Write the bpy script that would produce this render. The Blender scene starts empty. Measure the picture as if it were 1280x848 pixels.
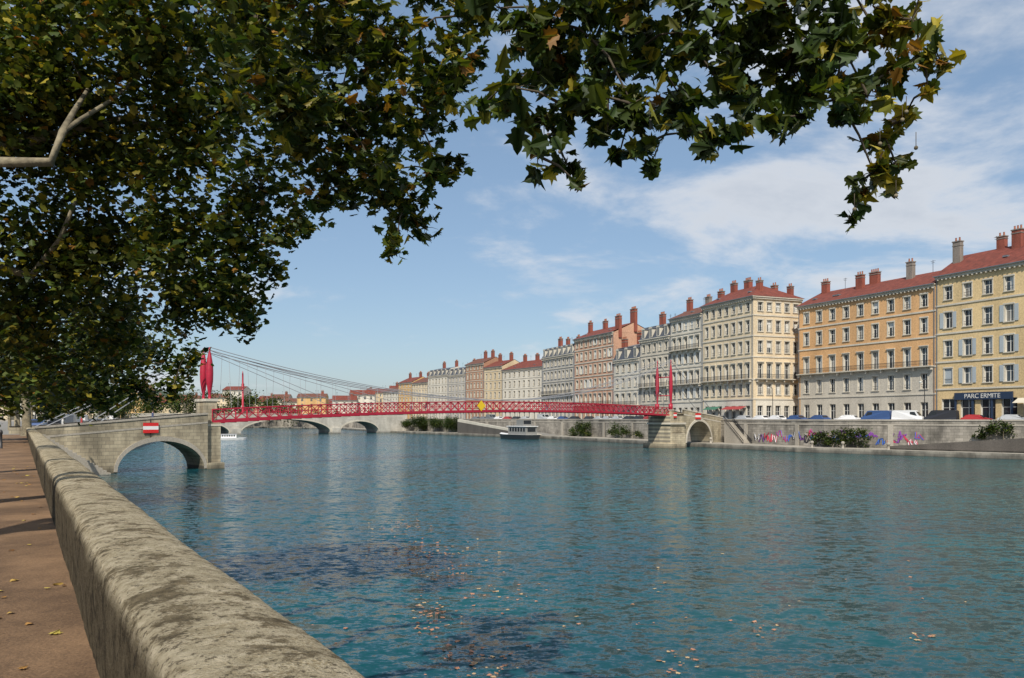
import bpy, math, random
import numpy as np
from mathutils import Vector, noise as mnoise
random.seed(7); rng=np.random.default_rng(11)
scene=bpy.context.scene
scene.view_settings.view_transform='Standard'; scene.view_settings.look='None'; scene.view_settings.exposure=0
ZC=5.8   # eye height above the water
# ------------------------------------------------------------------ materials
MATS={}
def newmat(name):
    m=bpy.data.materials.new(name); m.use_nodes=True
    nt=m.node_tree; b=nt.nodes['Principled BSDF']; return m,nt,b
def N(nt,t,**k):
    n=nt.nodes.new(t)
    for a,v in k.items(): setattr(n,a,v)
    return n
def mat(name,col,rough=.8,var=.22,scale=.35,fine=6.0,bump=0.0,metal=0.0,streak=True,spec=None):
    if name in MATS: return MATS[name]
    m,nt,b=newmat(name); L=nt.links.new
    tc=N(nt,'ShaderNodeTexCoord')
    mp=N(nt,'ShaderNodeMapping'); mp.inputs['Scale'].default_value=(1,1,.25 if streak else 1)
    L(tc.outputs['Object'],mp.inputs[0])
    n1=N(nt,'ShaderNodeTexNoise'); n1.inputs['Scale'].default_value=scale; n1.inputs['Detail'].default_value=4
    n2=N(nt,'ShaderNodeTexNoise'); n2.inputs['Scale'].default_value=fine; n2.inputs['Detail'].default_value=3
    L(mp.outputs[0],n1.inputs['Vector']); L(tc.outputs['Object'],n2.inputs['Vector'])
    ad=N(nt,'ShaderNodeMath',operation='ADD'); L(n1.outputs['Fac'],ad.inputs[0]); L(n2.outputs['Fac'],ad.inputs[1])
    mr=N(nt,'ShaderNodeMapRange'); mr.inputs['From Min'].default_value=.7; mr.inputs['From Max'].default_value=1.3
    mr.inputs['To Min'].default_value=1-var; mr.inputs['To Max'].default_value=1+var
    L(ad.outputs[0],mr.inputs[0])
    vm=N(nt,'ShaderNodeVectorMath',operation='SCALE'); vm.inputs[0].default_value=col; L(mr.outputs[0],vm.inputs['Scale'])
    L(vm.outputs[0],b.inputs['Base Color'])
    b.inputs['Roughness'].default_value=rough; b.inputs['Metallic'].default_value=metal
    if spec is not None: b.inputs['Specular IOR Level'].default_value=spec
    if bump:
        bp=N(nt,'ShaderNodeBump'); bp.inputs['Strength'].default_value=1; bp.inputs['Distance'].default_value=bump
        L(n2.outputs['Fac'],bp.inputs['Height']); L(bp.outputs[0],b.inputs['Normal'])
    MATS[name]=m; return m
def stone(name,c1,c2,mortar,d,bw=.9,bh=.4,dark=.5):
    """coursed masonry; d = horizontal direction of the wall"""
    m,nt,b=newmat(name); L=nt.links.new
    tc=N(nt,'ShaderNodeTexCoord'); dt=N(nt,'ShaderNodeVectorMath',operation='DOT_PRODUCT'); dt.inputs[1].default_value=(d[0],d[1],0)
    L(tc.outputs['Object'],dt.inputs[0]); sp=N(nt,'ShaderNodeSeparateXYZ'); L(tc.outputs['Object'],sp.inputs[0])
    cb=N(nt,'ShaderNodeCombineXYZ'); L(dt.outputs['Value'],cb.inputs[0]); L(sp.outputs[2],cb.inputs[1])
    br=N(nt,'ShaderNodeTexBrick'); L(cb.outputs[0],br.inputs['Vector']); br.inputs['Scale'].default_value=1
    br.inputs['Brick Width'].default_value=bw; br.inputs['Row Height'].default_value=bh; br.inputs['Mortar Size'].default_value=.018
    br.inputs['Color1'].default_value=(*c1,1); br.inputs['Color2'].default_value=(*c2,1); br.inputs['Mortar'].default_value=(*mortar,1)
    n1=N(nt,'ShaderNodeTexNoise'); n1.inputs['Scale'].default_value=.35; n1.inputs['Detail'].default_value=6; n1.inputs['Roughness'].default_value=.65
    mp=N(nt,'ShaderNodeMapping'); mp.inputs['Scale'].default_value=(1,1,.4); L(tc.outputs['Object'],mp.inputs[0]); L(mp.outputs[0],n1.inputs['Vector'])
    mr=N(nt,'ShaderNodeMapRange'); mr.inputs['From Min'].default_value=.38; mr.inputs['From Max'].default_value=.62
    mr.inputs['To Min'].default_value=dark; mr.inputs['To Max'].default_value=1.15; L(n1.outputs['Fac'],mr.inputs[0])
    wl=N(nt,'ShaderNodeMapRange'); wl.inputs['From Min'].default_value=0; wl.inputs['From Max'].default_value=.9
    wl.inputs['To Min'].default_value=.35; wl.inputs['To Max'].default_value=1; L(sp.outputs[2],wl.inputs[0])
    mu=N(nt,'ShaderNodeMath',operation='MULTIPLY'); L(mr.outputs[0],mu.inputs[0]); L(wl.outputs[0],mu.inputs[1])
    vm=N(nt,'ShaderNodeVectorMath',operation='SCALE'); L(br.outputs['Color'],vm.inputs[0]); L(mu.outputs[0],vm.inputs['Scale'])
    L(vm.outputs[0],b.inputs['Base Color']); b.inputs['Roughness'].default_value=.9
    return m
# ------------------------------------------------------------------ mesh builder
class Frame:
    def __init__(s,o,u):
        l=math.hypot(*u); s.o=o; s.u=(u[0]/l,u[1]/l); s.n=(-s.u[1],s.u[0])
    def __call__(s,a,b,c): return (s.o[0]+a*s.u[0]+b*s.n[0], s.o[1]+a*s.u[1]+b*s.n[1], c)
class MB:
    def __init__(s): s.v=[]; s.f=[]; s.m=[]; s.mats=[]; s.idx={}
    def mi(s,m):
        if m.name not in s.idx: s.idx[m.name]=len(s.mats); s.mats.append(m)
        return s.idx[m.name]
    def poly(s,pts,m):
        k=len(s.v); s.v.extend(tuple(p) for p in pts); s.f.append(tuple(range(k,k+len(pts)))); s.m.append(s.mi(m))
    def box(s,F,a0,a1,b0,b1,c0,c1,m):
        P=[F(a,b,c) for c in (c0,c1) for b in (b0,b1) for a in (a0,a1)]
        k=len(s.v); s.v.extend(P); q=s.mi(m)
        for f in ((0,1,3,2),(4,6,7,5),(0,4,5,1),(2,3,7,6),(0,2,6,4),(1,5,7,3)):
            s.f.append(tuple(k+i for i in f)); s.m.append(q)
    def beam(s,p,q,w,m,h=None):
        p=Vector(p); q=Vector(q); d=(q-p)
        if d.length<1e-6: return
        d.normalize(); up=Vector((0,0,1)) if abs(d.z)<.95 else Vector((1,0,0))
        x=d.cross(up).normalized()*(w/2); y=x.cross(d).normalized()*((h or w)/2)
        k=len(s.v)
        for e in (p,q):
            for sx,sy in ((-1,-1),(1,-1),(1,1),(-1,1)): s.v.append(tuple(e+x*sx+y*sy))
        i=s.mi(m)
        for f in ((0,1,5,4),(1,2,6,5),(2,3,7,6),(3,0,4,7),(0,3,2,1),(4,5,6,7)):
            s.f.append(tuple(k+j for j in f)); s.m.append(i)
    def tube(s,pts,rad,m,n=8):
        pts=[Vector(p) for p in pts]; k0=len(s.v); i=s.mi(m)
        for j,p in enumerate(pts):
            d=(pts[min(j+1,len(pts)-1)]-pts[max(j-1,0)]).normalized()
            up=Vector((0,0,1)) if abs(d.z)<.9 else Vector((1,0,0))
            x=d.cross(up).normalized(); y=x.cross(d).normalized(); r=rad[j]
            for t in range(n):
                a=2*math.pi*t/n; s.v.append(tuple(p+x*(math.cos(a)*r)+y*(math.sin(a)*r)))
        for j in range(len(pts)-1):
            for t in range(n):
                a=k0+j*n+t; b=k0+j*n+(t+1)%n; s.f.append((a,b,b+n,a+n)); s.m.append(i)
        s.f.append(tuple(k0+t for t in range(n))); s.m.append(i)
        s.f.append(tuple(k0+(len(pts)-1)*n+t for t in range(n))); s.m.append(i)
    def obj(s,name,parent=None,smooth=False):
        me=bpy.data.meshes.new(name); me.from_pydata(s.v,[],s.f)
        for m in s.mats: me.materials.append(m)
        me.polygons.foreach_set('material_index',s.m)
        if smooth: me.polygons.foreach_set('use_smooth',[True]*len(s.f))
        me.update(); o=bpy.data.objects.new(name,me); scene.collection.objects.link(o)
        if parent: o.parent=parent
        return o
def empty(name):
    e=bpy.data.objects.new(name,None); scene.collection.objects.link(e); return e
# ------------------------------------------------------------------ palette
GL=[mat('glass_dark',(.018,.022,.027),.08,.3),mat('glass_sky_reflection',(.045,.06,.075),.08,.3),mat('curtain_glass',(.2,.19,.17),.3,.2)]  # second pane tone has the sky's reflection painted into its colour
FR=mat('window_frame_white',(.62,.61,.57),.5,.05)
SH=[mat('shutter_grey',(.36,.40,.42),.6,.1),mat('shutter_white',(.6,.6,.57),.6,.1),mat('shutter_brown',(.22,.15,.1),.6,.1)]
TRIM=mat('trim_stone',(.52,.48,.40),.85,.18)
TRIMD=mat('trim_stone_worn',(.34,.31,.26),.85,.25)
IRON=mat('black_iron',(.02,.02,.022),.5,.1)
TILE=mat('roof_tile_red',(.15,.035,.022),.9,.45,1.2,14)
TILE2=mat('roof_tile_brown',(.13,.052,.034),.9,.45,1.2,14)
SLATE=mat('slate',(.055,.063,.08),.6,.25,1,10)
ZINC=mat('zinc_roof',(.14,.155,.175),.5,.2)
BRICKC=mat('chimney_brick',(.22,.062,.04),.9,.4,1,8)
CHG=mat('chimney_grey',(.2,.175,.15),.9,.35,1,8)
POT=mat('chimney_pot',(.30,.11,.06),.8,.2)
SHOP=mat('shopfront_navy',(.02,.035,.07),.4,.1)
W={k:mat('plaster_'+k,c,.88,.24,.25,4) for k,c in dict(tan=(.57,.335,.155),yellow=(.58,.43,.225),cream=(.62,.51,.35),white=(.56,.525,.45),grey=(.36,.345,.32),
   pink=(.46,.27,.18),ochre=(.55,.35,.15),stone=(.45,.41,.34),brown=(.34,.19,.12),pale=(.48,.43,.35),rose=(.5,.25,.17),sand=(.55,.44,.28)).items()}
# ------------------------------------------------------------------ buildings
def facade(wl,wi,tr,F,L,zb,floors,cols,wall,lower=None,nlow=0,shut=.0,shut_m=None,balc=(),ww=1.25,trim=TRIM,shop=False,rnd=None,courses=True):
    rnd=rnd or random; cw=(L-1.2)/cols; z=zb
    wl.poly([F(0,0,zb),F(.6,0,zb),F(.6,0,zb+sum(floors)),F(0,0,zb+sum(floors))],wall)
    wl.poly([F(L-.6,0,zb),F(L,0,zb),F(L,0,zb+sum(floors)),F(L-.6,0,zb+sum(floors))],wall)
    for j,h in enumerate(floors):
        wm=lower if (j<nlow and lower) else wall
        for i in range(cols):
            a0=.6+i*cw; a1=a0+cw; w=ww; hh=min(h*.56,2.7)
            s0=z+(.95 if j else 0.1); 
            if j==0: hh=h*.7; w=min(cw*.72,2.6) if shop else ww*1.15
            if j==len(floors)-1: hh*=.85
            if j in balc: s0=z+.25; hh+=.5
            m=(a0+a1)/2; x0=m-w/2; x1=m+w/2; c0=s0; c1=s0+hh; t=z+h
            wl.poly([F(a0,0,z),F(a1,0,z),F(a1,0,c0),F(a0,0,c0)],wm)
            wl.poly([F(a0,0,c1),F(a1,0,c1),F(a1,0,t),F(a0,0,t)],wm)
            wl.poly([F(a0,0,c0),F(x0,0,c0),F(x0,0,c1),F(a0,0,c1)],wm)
            wl.poly([F(x1,0,c0),F(a1,0,c0),F(a1,0,c1),F(x1,0,c1)],wm)
            D=-.38
            for q in ([(x0,c0),(x0,c1)],[(x1,c0),(x1,c1)],[(x0,c0),(x1,c0)],[(x0,c1),(x1,c1)]):
                (xa,ca),(xb,cb)=q; wl.poly([F(xa,0,ca),F(xb,0,cb),F(xb,D,cb),F(xa,D,ca)],trim or TRIM)
            g=rnd.choice([0,0,0,1,1,2]) if j else 0
            closed = (j>0 and shut>0 and rnd.random()<.10)
            if closed: wi.box(F,x0,x1,-.2,-.12,c0,c1,shut_m or SH[1])
            else:
                wi.poly([F(x0,D,c0),F(x1,D,c0),F(x1,D,c1),F(x0,D,c1)],GL[g])
                wi.box(F,m-.05,m+.05,D+.005,D+.06,c0,c1,FR)
                wi.box(F,x0,x0+.09,D+.005,D+.06,c0,c1,FR); wi.box(F,x1-.09,x1,D+.005,D+.06,c0,c1,FR)
                wi.box(F,x0+.09,x1-.09,D+.062,D+.07,c1-.1,c1,FR); wi.box(F,x0+.09,x1-.09,D+.062,D+.07,c0+hh*.62,c0+hh*.62+.07,FR)
                if rnd.random()<.25 and j: wi.box(F,x0+.1,m-.06,D+.012,D+.03,c0+.1,c1-.12,SH[1])
                if rnd.random()<.12 and j:
                    wi.box(F,x0+.1,x1-.1,D+.075,D+.09,c0+hh*rnd.uniform(.4,.75),c1-.05,SH[1])
            if trim and j:
                tr.box(F,x0-.2,x1+.2,.003,.14,c1+.0,c1+.24,trim); tr.box(F,x0-.22,x1+.22,.003,.17,c0-.16,c0,trim)
                tr.box(F,x0-.18,x0,.003,.07,c0,c1,trim); tr.box(F,x1,x1+.18,.003,.07,c0,c1,trim)
                if j in balc: tr.box(F,x0-.28,x1+.28,.004,.32,c1+.24,c1+.38,trim)
            if shut and j and not closed and rnd.random()<shut:
                sw=w/2*.9; wi.box(F,x0-sw-.18,x0-.18,.075,.13,c0,c1,shut_m or SH[1]); wi.box(F,x1+.18,x1+.18+sw,.075,.13,c0,c1,shut_m or SH[1])
            elif j and j not in balc:
                wi.box(F,x0,x1,-.05,-.01,c0+.75,c0+.81,IRON); wi.box(F,x0,x1,-.05,-.01,c0+.35,c0+.39,IRON)
        if j and courses: tr.box(F,0.02,L-.02,.003,.13,z-.14,z+.14,trim or TRIM)
        if j in balc:
            tr.box(F,.3,L-.3,.135,.95,z-.02,z+.14,TRIM)
            a=.35
            while a<L-.35:
                tr.box(F,a,a+.045,.86,.9,z+.14,z+1.05,IRON); a+=.25
            tr.box(F,.3,L-.3,.85,.92,z+1.05,z+1.12,IRON); tr.box(F,.3,L-.3,.85,.92,z+.5,z+.54,IRON)
            for i in range(cols+1):
                tr.box(F,.5+i*cw,.7+i*cw,.14,.7,z-.55,z-.02,TRIM)
        z+=h
    return z
def chimney(mb,F,a,b,c,h,wa=1.6,wb=.8,m=BRICKC,pots=3):
    mb.box(F,a-wa/2,a+wa/2,b-wb/2,b+wb/2,c-2.5,c+h,m)
    mb.box(F,a-wa/2-.1,a+wa/2+.1,b-wb/2-.1,b+wb/2+.1,c+h,c+h+.18,CHG)
    mb.box(F,a-wa/2-.06,a+wa/2+.06,b-wb/2-.06,b+wb/2+.06,c+h*.8,c+h*.8+.15,CHG)
    for i in range(pots):
        x=a-wa/2+(i+.5)*wa/pots
        mb.tube([F(x,b,c+h+.18),F(x,b,c+h+.75),F(x,b,c+h+.8)],[.16,.13,.17],POT,6)
def building(p0,p1,floors,cols,wall,zb=4.9,D=13,roof='gable',rh=3.2,rm=TILE,side_cols=0,chim=(),seed=0,name='apartment_building',**k):
    rnd=random.Random(seed+int(abs(p0[0]*13)+abs(p0[1])*7))
    par=empty(name)
    u=(p1[0]-p0[0],p1[1]-p0[1]); L=math.hypot(*u); F=Frame(p0,u)
    wl,wi,tr,ro,ch=MB(),MB(),MB(),MB(),MB()
    top=facade(wl,wi,tr,F,L,zb,floors,cols,wall,rnd=rnd,**k)
    trim=k.get('trim',TRIM) or TRIM
    F2=Frame(F(0,-D,0)[:2],(F(0,0,0)[0]-F(0,-D,0)[0],F(0,0,0)[1]-F(0,-D,0)[1]))
    if side_cols:
        kk=dict(k); facade(wl,wi,tr,F2,D,zb,floors,side_cols,wall,rnd=rnd,**kk)
    else: wl.poly([F(0,0,zb),F(0,-D,zb),F(0,-D,top),F(0,0,top)],wall)
    wl.poly([F(L,0,zb),F(L,-D,zb),F(L,-D,top),F(L,0,top)],wall)
    wl.poly([F(0,-D,zb),F(L,-D,zb),F(L,-D,top),F(0,-D,top)],wall)
    x0=-.55 if side_cols else 0.01
    tr.box(F,x0+.2,L-.01,-D+.1 if side_cols else -.3,.35,top-.45,top-.1,trim); tr.box(F,x0,L-.01,-D+.05 if side_cols else -.3,.62,top-.1,top+.12,trim)
    i=0.3
    while i<L-.3: tr.box(F,i,i+.22,.02,.5,top-.7,top-.45,trim); i+=.8
    for a in (.25,L-.3): tr.box(F,a,a+.12,.02,.14,zb+.1,top-.5,ZINC)
    e=top+.13
    if roof=='gable':
        r=e+rh
        ro.poly([F(-.1,.7,e),F(L+.1,.7,e),F(L+.1,-D/2,r),F(-.1,-D/2,r)],rm); ro.poly([F(-.1,-D-.3,e),F(L+.1,-D-.3,e),F(L+.1,-D/2,r),F(-.1,-D/2,r)],rm)
        for a in (-.02,L+.02): wl.poly([F(a,.0,e-.1),F(a,-D,e-.1),F(a,-D/2,r-.15)],wall)
        rz=r
        ro.box(F,-.1,L+.1,.62,.78,e-.14,e-.005,ZINC)
    elif roof=='hip':
        r=e+rh; q=D/2
        A=[F(-.6,.7,e),F(L+.1,.7,e),F(L+.1,-D-.3,e),F(-.6,-D-.3,e)]; R0=F(q*.9,-D/2,r); R1=F(L-q*.5,-D/2,r)
        ro.poly([A[0],A[1],R1,R0],rm); ro.poly([A[2],A[3],R0,R1],rm); ro.poly([A[3],A[0],R0],rm); ro.poly([A[1],A[2],R1],rm); rz=r
        ro.box(F,-.6,L+.1,.62,.78,e-.14,e-.005,ZINC)
    else:
        m1=e+rh*.72; r=e+rh; bi=-1.5
        ro.poly([F(0,.25,e),F(L,.25,e),F(L,bi,m1),F(0,bi,m1)],SLATE)
        ro.poly([F(0,bi,m1),F(L,bi,m1),F(L,-D/2,r),F(0,-D/2,r)],ZINC); ro.poly([F(0,-D/2,r),F(L,-D/2,r),F(L,-D,e),F(0,-D,e)],SLATE)
        for a in (0,L): wl.poly([F(a,.2,e-.1),F(a,bi,m1),F(a,-D/2,r),F(a,-D,e-.1)],wall)
        ro.box(F,0,L,bi-.1,bi+.15,m1-.03,m1+.14,ZINC)
        nd=max(2,cols//1-1); cw=L/nd
        for i in range(nd):
            a=(i+.5)*cw; hd=rh*.5
            tr.box(F,a-.75,a+.75,-1.4,.12,e+.3,e+.3+hd,TRIM)
            wi.poly([F(a-.45,.13,e+.45),F(a+.45,.13,e+.45),F(a+.45,.13,e+.15+hd),F(a-.45,.13,e+.15+hd)],GL[0])
            wi.box(F,a-.04,a+.04,.135,.16,e+.45,e+.15+hd,FR)
            pts=[F(a+.95*math.cos(t),.2,e+.3+hd+.5*math.sin(t)) for t in np.linspace(0,math.pi,7)]
            pb=[F(a+.95*math.cos(t),-1.3,e+.3+hd+.5*math.sin(t)) for t in np.linspace(0,math.pi,7)]
            ro.poly(pts,TRIM)
            for q in range(6): ro.poly([pts[q],pts[q+1],pb[q+1],pb[q]],SLATE)
        rz=r
    if roof!='mansard' :
        for i in range(max(1,cols//3)):
            a=rnd.uniform(1.5,L-1.5); sl=rh/(D/2+.7); b=-2.2; c=e+(.7-b)*sl
            ro.box(F,a-.4,a+.4,b-.5,b+.5,c-.1,c+.16,ZINC)
    for i in range(2):
        a=rnd.uniform(1,L-1); ro.beam(F(a,-D/2,rz-.2),F(a,-D/2,rz+2.2),.06,IRON); ro.beam(F(a-.5,-D/2,rz+2),F(a+.5,-D/2,rz+2),.05,IRON); ro.beam(F(a-.35,-D/2,rz+1.7),F(a+.35,-D/2,rz+1.7),.05,IRON)
    for cdef in chim:
        a,b,h,wa,mm=cdef; dist=abs(-D/2-b); base=rz-dist*(rh/(D/2)); chimney(ch,F,a,b,base,h,wa,.9,CHG if mm else BRICKC,max(2,int(wa/.5)))
    wl.obj('walls',par); wi.obj('windows',par); tr.obj('stone_trim',par); ro.obj('roof',par)
    if ch.v: ch.obj('chimneys',par)
    return par,F,L,top
def along(p,d,t): return (p[0]+d[0]*t,p[1]+d[1]*t)
RA=(74.2,140.); dA=(-.41,.912)
q0=along(RA,dA,-22.7)
par,F,L,top=building(q0,RA,[5.9,4.7,4.9,4.9,5.1],6,W['yellow'],roof='gable',rh=4.2,shut=.35,shut_m=SH[0],shop=True,ww=1.45,
   chim=[(21.5,-4,3.6,1.4,1),(15.2,-6.5,1.8,1.4,0),(11.8,-5.5,2.8,1.6,0),(4,-6,2.5,1.6,0)],trim=TRIM)
sg=MB()
sg.box(F,8.8,18.9,.02,.3,4.95,5.3,SHOP); sg.box(F,8.8,18.9,.14,.42,8.9,10.1,SHOP)
for a in (8.8,12.15,15.5,18.6): sg.box(F,a,a+.35,.145,.3,5.3,8.9,SHOP)
sg.obj('shopfront',par)
AW=mat('awning_cream',(.55,.5,.4),.8,.1); AR=mat('awning_red',(.3,.04,.04),.8,.1); AG=mat('awning_green',(.04,.14,.09),.8,.1)
aw=MB()
aw.poly([F(1.5,.5,9.0),F(7.8,.5,9.0),F(7.8,2.0,8.2),F(1.5,2.0,8.2)],AW); aw.obj('awning',par)
tx=bpy.data.curves.new('shop_lettering','FONT'); tx.body='PARC ERMITE'; tx.size=1.05; tx.align_x='CENTER'; tx.extrude=.02
to=bpy.data.objects.new('shop_lettering',tx); scene.collection.objects.link(to); to.parent=par
to.location=F(13.9,.45,9.15); to.rotation_euler=(math.pi/2,0,math.atan2(-F.u[1],-F.u[0])); tx.materials.append(FR)
q1=along(RA,dA,32.7)
building(RA,q1,[5.2,4.8,5.2,4.6,4.6],9,W['tan'],lower=W['stone'],nlow=2,balc=(2,),roof='gable',rh=3.4,ww=1.35,rm=TILE,shut=.0,
   chim=[(9.2,-5,3.0,1.3,1),(20.6,-4.6,2.6,1.6,0),(18.6,-6.4,2.0,2.0,0),(31,-6,2.2,1.6,0)])
RB=(51.3,170.); dB=(-.368,.93)
def B(t): return along(RB,dB,t)
par,F,L,top=building(RB,B(18.4),[5,4.2,4.8,4.5,4.4,3.9],7,W['cream'],lower=W['white'],nlow=1,roof='hip',rh=3.6,side_cols=5,balc=(2,),D=13,ww=1.2,
   chim=[(3,-4,1.6,1.3,0),(6,-10.5,2.2,1.4,0),(10,-6.5,1.5,2,0),(14.5,-6,1.8,1.6,0),(2,-11.5,2.0,1.2,0)])
aw=MB(); aw.poly([F(2,.2,8.4),F(9,.2,8.4),F(9,1.8,7.7),F(2,1.8,7.7)],AR); aw.poly([F(11,.2,8.4),F(16,.2,8.4),F(16,1.8,7.7),F(11,1.8,7.7)],AG); aw.obj('awnings',par)
building(B(18.4),B(32),[4.8,4.2,4.2,4.2,4.0,4.0],5,W['white'],roof='gable',rh=3,ww=1.2,balc=(2,4),rm=TILE2,shut=.3,shut_m=SH[1],chim=[(1,-6,2.6,1.6,0),(6,-6,2.,1.6,1),(12.5,-5,2.6,1.6,0)])
building(B(32),B(46.6),[4.6,4.3,4.2,4.2,4.2],5,W['pale'],roof='mansard',rh=4.5,balc=(2,),chim=[(1,-5,2,1.6,0),(13,-6,2.8,2,0)])
building(B(46.6),B(61.1),[4.4,4.2,4.2,4.2],4,W['white'],roof='mansard',rh=4.8,balc=(1,),chim=[(13.5,-3,3.8,2.2,0),(13.5,-8,4.4,2.6,0),(1,-6,3,1.6,0)])
building(B(61.1),B(86.4),[4.8,4.4,4.3,4.2,4.0,3.6],8,W['pink'],roof='gable',rh=3.,rm=TILE,balc=(1,),shut=.4,shut_m=SH[1],chim=[(.8,-2,3.6,2.4,0),(.8,-7,4,2.6,0),(8,-6,2.2,1.6,0),(16,-6,2.2,1.6,0),(24,-5,3,1.6,0)])
building(B(86.4),B(111.2),[4.6,4.2,4.2,4.2,4.0],8,W['grey'],roof='mansard',rh=4.4,balc=(2,),shut=.0,chim=[(2,-6,2,1.6,0),(9,-6,2,1.6,0),(17,-6,2,1.6,0),(23,-6,2.6,2,0)])
RC=(12.7,333.); dC=(-.523,.852)
def C(t): return along(RC,dC,t)
building(C(0),C(32.6),[5,4.4,4.4,4.4,4.2],8,W['white'],roof='hip',rh=4,side_cols=5,D=16,chim=[(4,-8,2.6,2,0),(16,-8,2.2,2,0),(26,-8,2.5,2,0)])
building(C(32.6),C(49.4),[5,4.4,4.4,4.4,4.2,2],4,W['sand'],roof='gable',chim=[(2,-6,3,2,0),(12,-6,3,2,0)])
building(C(49.4),C(67.6),[5,5,4.4,4.4,4.4,3.5],5,W['brown'],roof='gable',rm=TILE2,chim=[(2,-6,3,2,0),(9,-6,3,2,0)])
building(C(67.6),C(86.5),[5,4.4,4.4,4.4,4.2],5,W['grey'],roof='mansard',rh=4.4,chim=[(2,-6,3,2,0)])
building(C(86.5),C(110),[5,4.4,4.4,4.4,4.8],6,W['white'],roof='mansard',rh=4.4,chim=[(2,-6,3,2,0),(16,-6,3,2,0)])
building(C(110),C(130),[4.5,4.2,4.2,4.2,3],5,W['cream'],roof='gable',rm=TILE2,chim=[(2,-6,2.5,2,0),(12,-6,2.5,2,0)])
building(C(130),C(149),[4.6,4.3,4.3,4.3,3.4],4,W['ochre'],roof='gable',chim=[(2,-6,2.5,2,0),(16,-6,2.5,2,0)])
building(C(149),C(172),[4.6,4.3,4.3,3],5,W['white'],roof='gable',rm=TILE2,chim=[(2,-6,2.5,2,0),(16,-6,2.5,2,0)])
rd=random.Random(5); xx=-58.
WK=['cream','ochre','white','pale','pink','rose','sand','white']
for i in range(30):
    Y=500+rd.uniform(-20,70)+i*2; w=rd.uniform(9,17); X=xx; xx-=w*.72
    nf=rd.choice([3,3,4,4,5]) if i>1 else 5
    building((X*Y/470,Y),((X-w)*Y/470,Y+rd.uniform(-4,4)),[rd.uniform(3.3,4.)]*nf,rd.choice([3,4]),W[WK[(i*5+rd.randint(0,1))%8]],D=12,
        roof='gable',rh=rd.uniform(2,3.4),rm=rd.choice([TILE,TILE2,TILE]),chim=[(3,-6,1.5,1.6,0)],trim=None,name='distant_house',courses=False)
# ------------------------------------------------------------------ ground, quays, water
PAVE=mat('quay_paving',(.2,.19,.17),.9,.2,.2,3,streak=False)
ASPH=mat('asphalt',(.055,.055,.058),.9,.25,.3,12,.004,streak=False)
GREEN=mat('hill_vegetation',(.04,.06,.03),.95,.5,.03,.3,streak=False)
d=(-.5232,.8522); r=(.8522,.5232)
def Q(s,o,z): return (d[0]*s+r[0]*o, d[1]*s+r[1]*o, z)
LE=[Q(-60,.93,0)[:2],Q(94.6,.93,0)[:2],(-80,170),(-117,269),(-160,360),(-400,480),(-2500,700)]
EW=[(118,63),(71.4,111.5),(48.5,137),(36,163),(11,223),(-22,276),(-51,322),(-90,420),(-200,520)]
WW=[(150,48),(77,118),(55,141),(43.5,167),(18,226),(-16,279),(-45,325),(-84,423),(-196,526)]
g=MB()
g.poly([(x,y,4.2) for x,y in LE+[(-2500,-300),(38,-300)]],PAVE)
g.poly([(x,y,4.9) for x,y in WW+[(-2500,1100),(-2500,6000),(4000,6000),(4000,-300),(150,-300)]],PAVE)
g.obj('ground')
lq=MB(); 
for i in range(len(EW)-1):
    lq.poly([(*EW[i],.8),(*EW[i+1],.8),(*WW[i+1],.8),(*WW[i],.8)],mat('low_quay_stone',(.3,.275,.23),.9,.3,.5,4,streak=False))
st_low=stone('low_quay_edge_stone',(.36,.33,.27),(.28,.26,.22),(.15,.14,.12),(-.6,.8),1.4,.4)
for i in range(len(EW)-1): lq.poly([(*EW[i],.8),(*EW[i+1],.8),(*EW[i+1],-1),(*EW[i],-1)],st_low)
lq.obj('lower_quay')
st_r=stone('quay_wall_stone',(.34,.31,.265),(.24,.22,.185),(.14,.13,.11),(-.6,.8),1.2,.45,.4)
qw=MB()
for i in range(len(WW)-1):
    a,b=WW[i],WW[i+1]; FF=Frame(a,(b[0]-a[0],b[1]-a[1])); l=math.hypot(b[0]-a[0],b[1]-a[1])
    qw.box(FF,0,l,-.45,.02,-.5,5.35,st_r); qw.box(FF,-.02,l+.02,-.52,.12,5.35,5.6,TRIMD)
    qw.box(FF,0,l,.02,.1,4.6,4.85,TRIMD)
    k=6
    while k<l and i<5: qw.box(FF,k,k+.9,.02,.16,.8,4.6,TRIMD); k+=14
qw.obj('embankment_wall')
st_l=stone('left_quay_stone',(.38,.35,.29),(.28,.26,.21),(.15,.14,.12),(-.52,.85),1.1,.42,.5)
ql=MB()
for i in range(len(LE)-2):
    ql.poly([(*LE[i],4.19),(*LE[i+1],4.19),(*LE[i+1],-1),(*LE[i],-1)],st_l)
for i in range(1,len(LE)-2):
    a,b=LE[i],LE[i+1]; FF=Frame(a,(b[0]-a[0],b[1]-a[1])); l=math.hypot(b[0]-a[0],b[1]-a[1]); ql.box(FF,0,l,.05,.5,4.0,5.0,TRIMD)
ql.obj('left_quay_wall')
rm_=MB()
def strip(mb,o0,o1,z,m,s0=-40,s1=92): mb.poly([Q(s0,o0,z),Q(s1,o0,z),Q(s1,o1,z),Q(s0,o1,z)],m)
strip(rm_,-7.2,-16,4.204,ASPH)
rm_.obj('road')
kb=MB(); FK=Frame((0,0),d); kb.box(FK,-40,92,6.9,7.2,4.15,4.33,TRIMD); kb.obj('kerb')
WM=mat('road_paint',(.75,.75,.72),.7,.1); mk=MB()
for i in range(22): mk.poly([Q(-20+i*5,-11.6,4.208),Q(-17+i*5,-11.6,4.208),Q(-17+i*5,-11.75,4.208),Q(-20+i*5,-11.75,4.208)],WM)
mk.obj('road_markings')
rr=MB()
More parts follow.
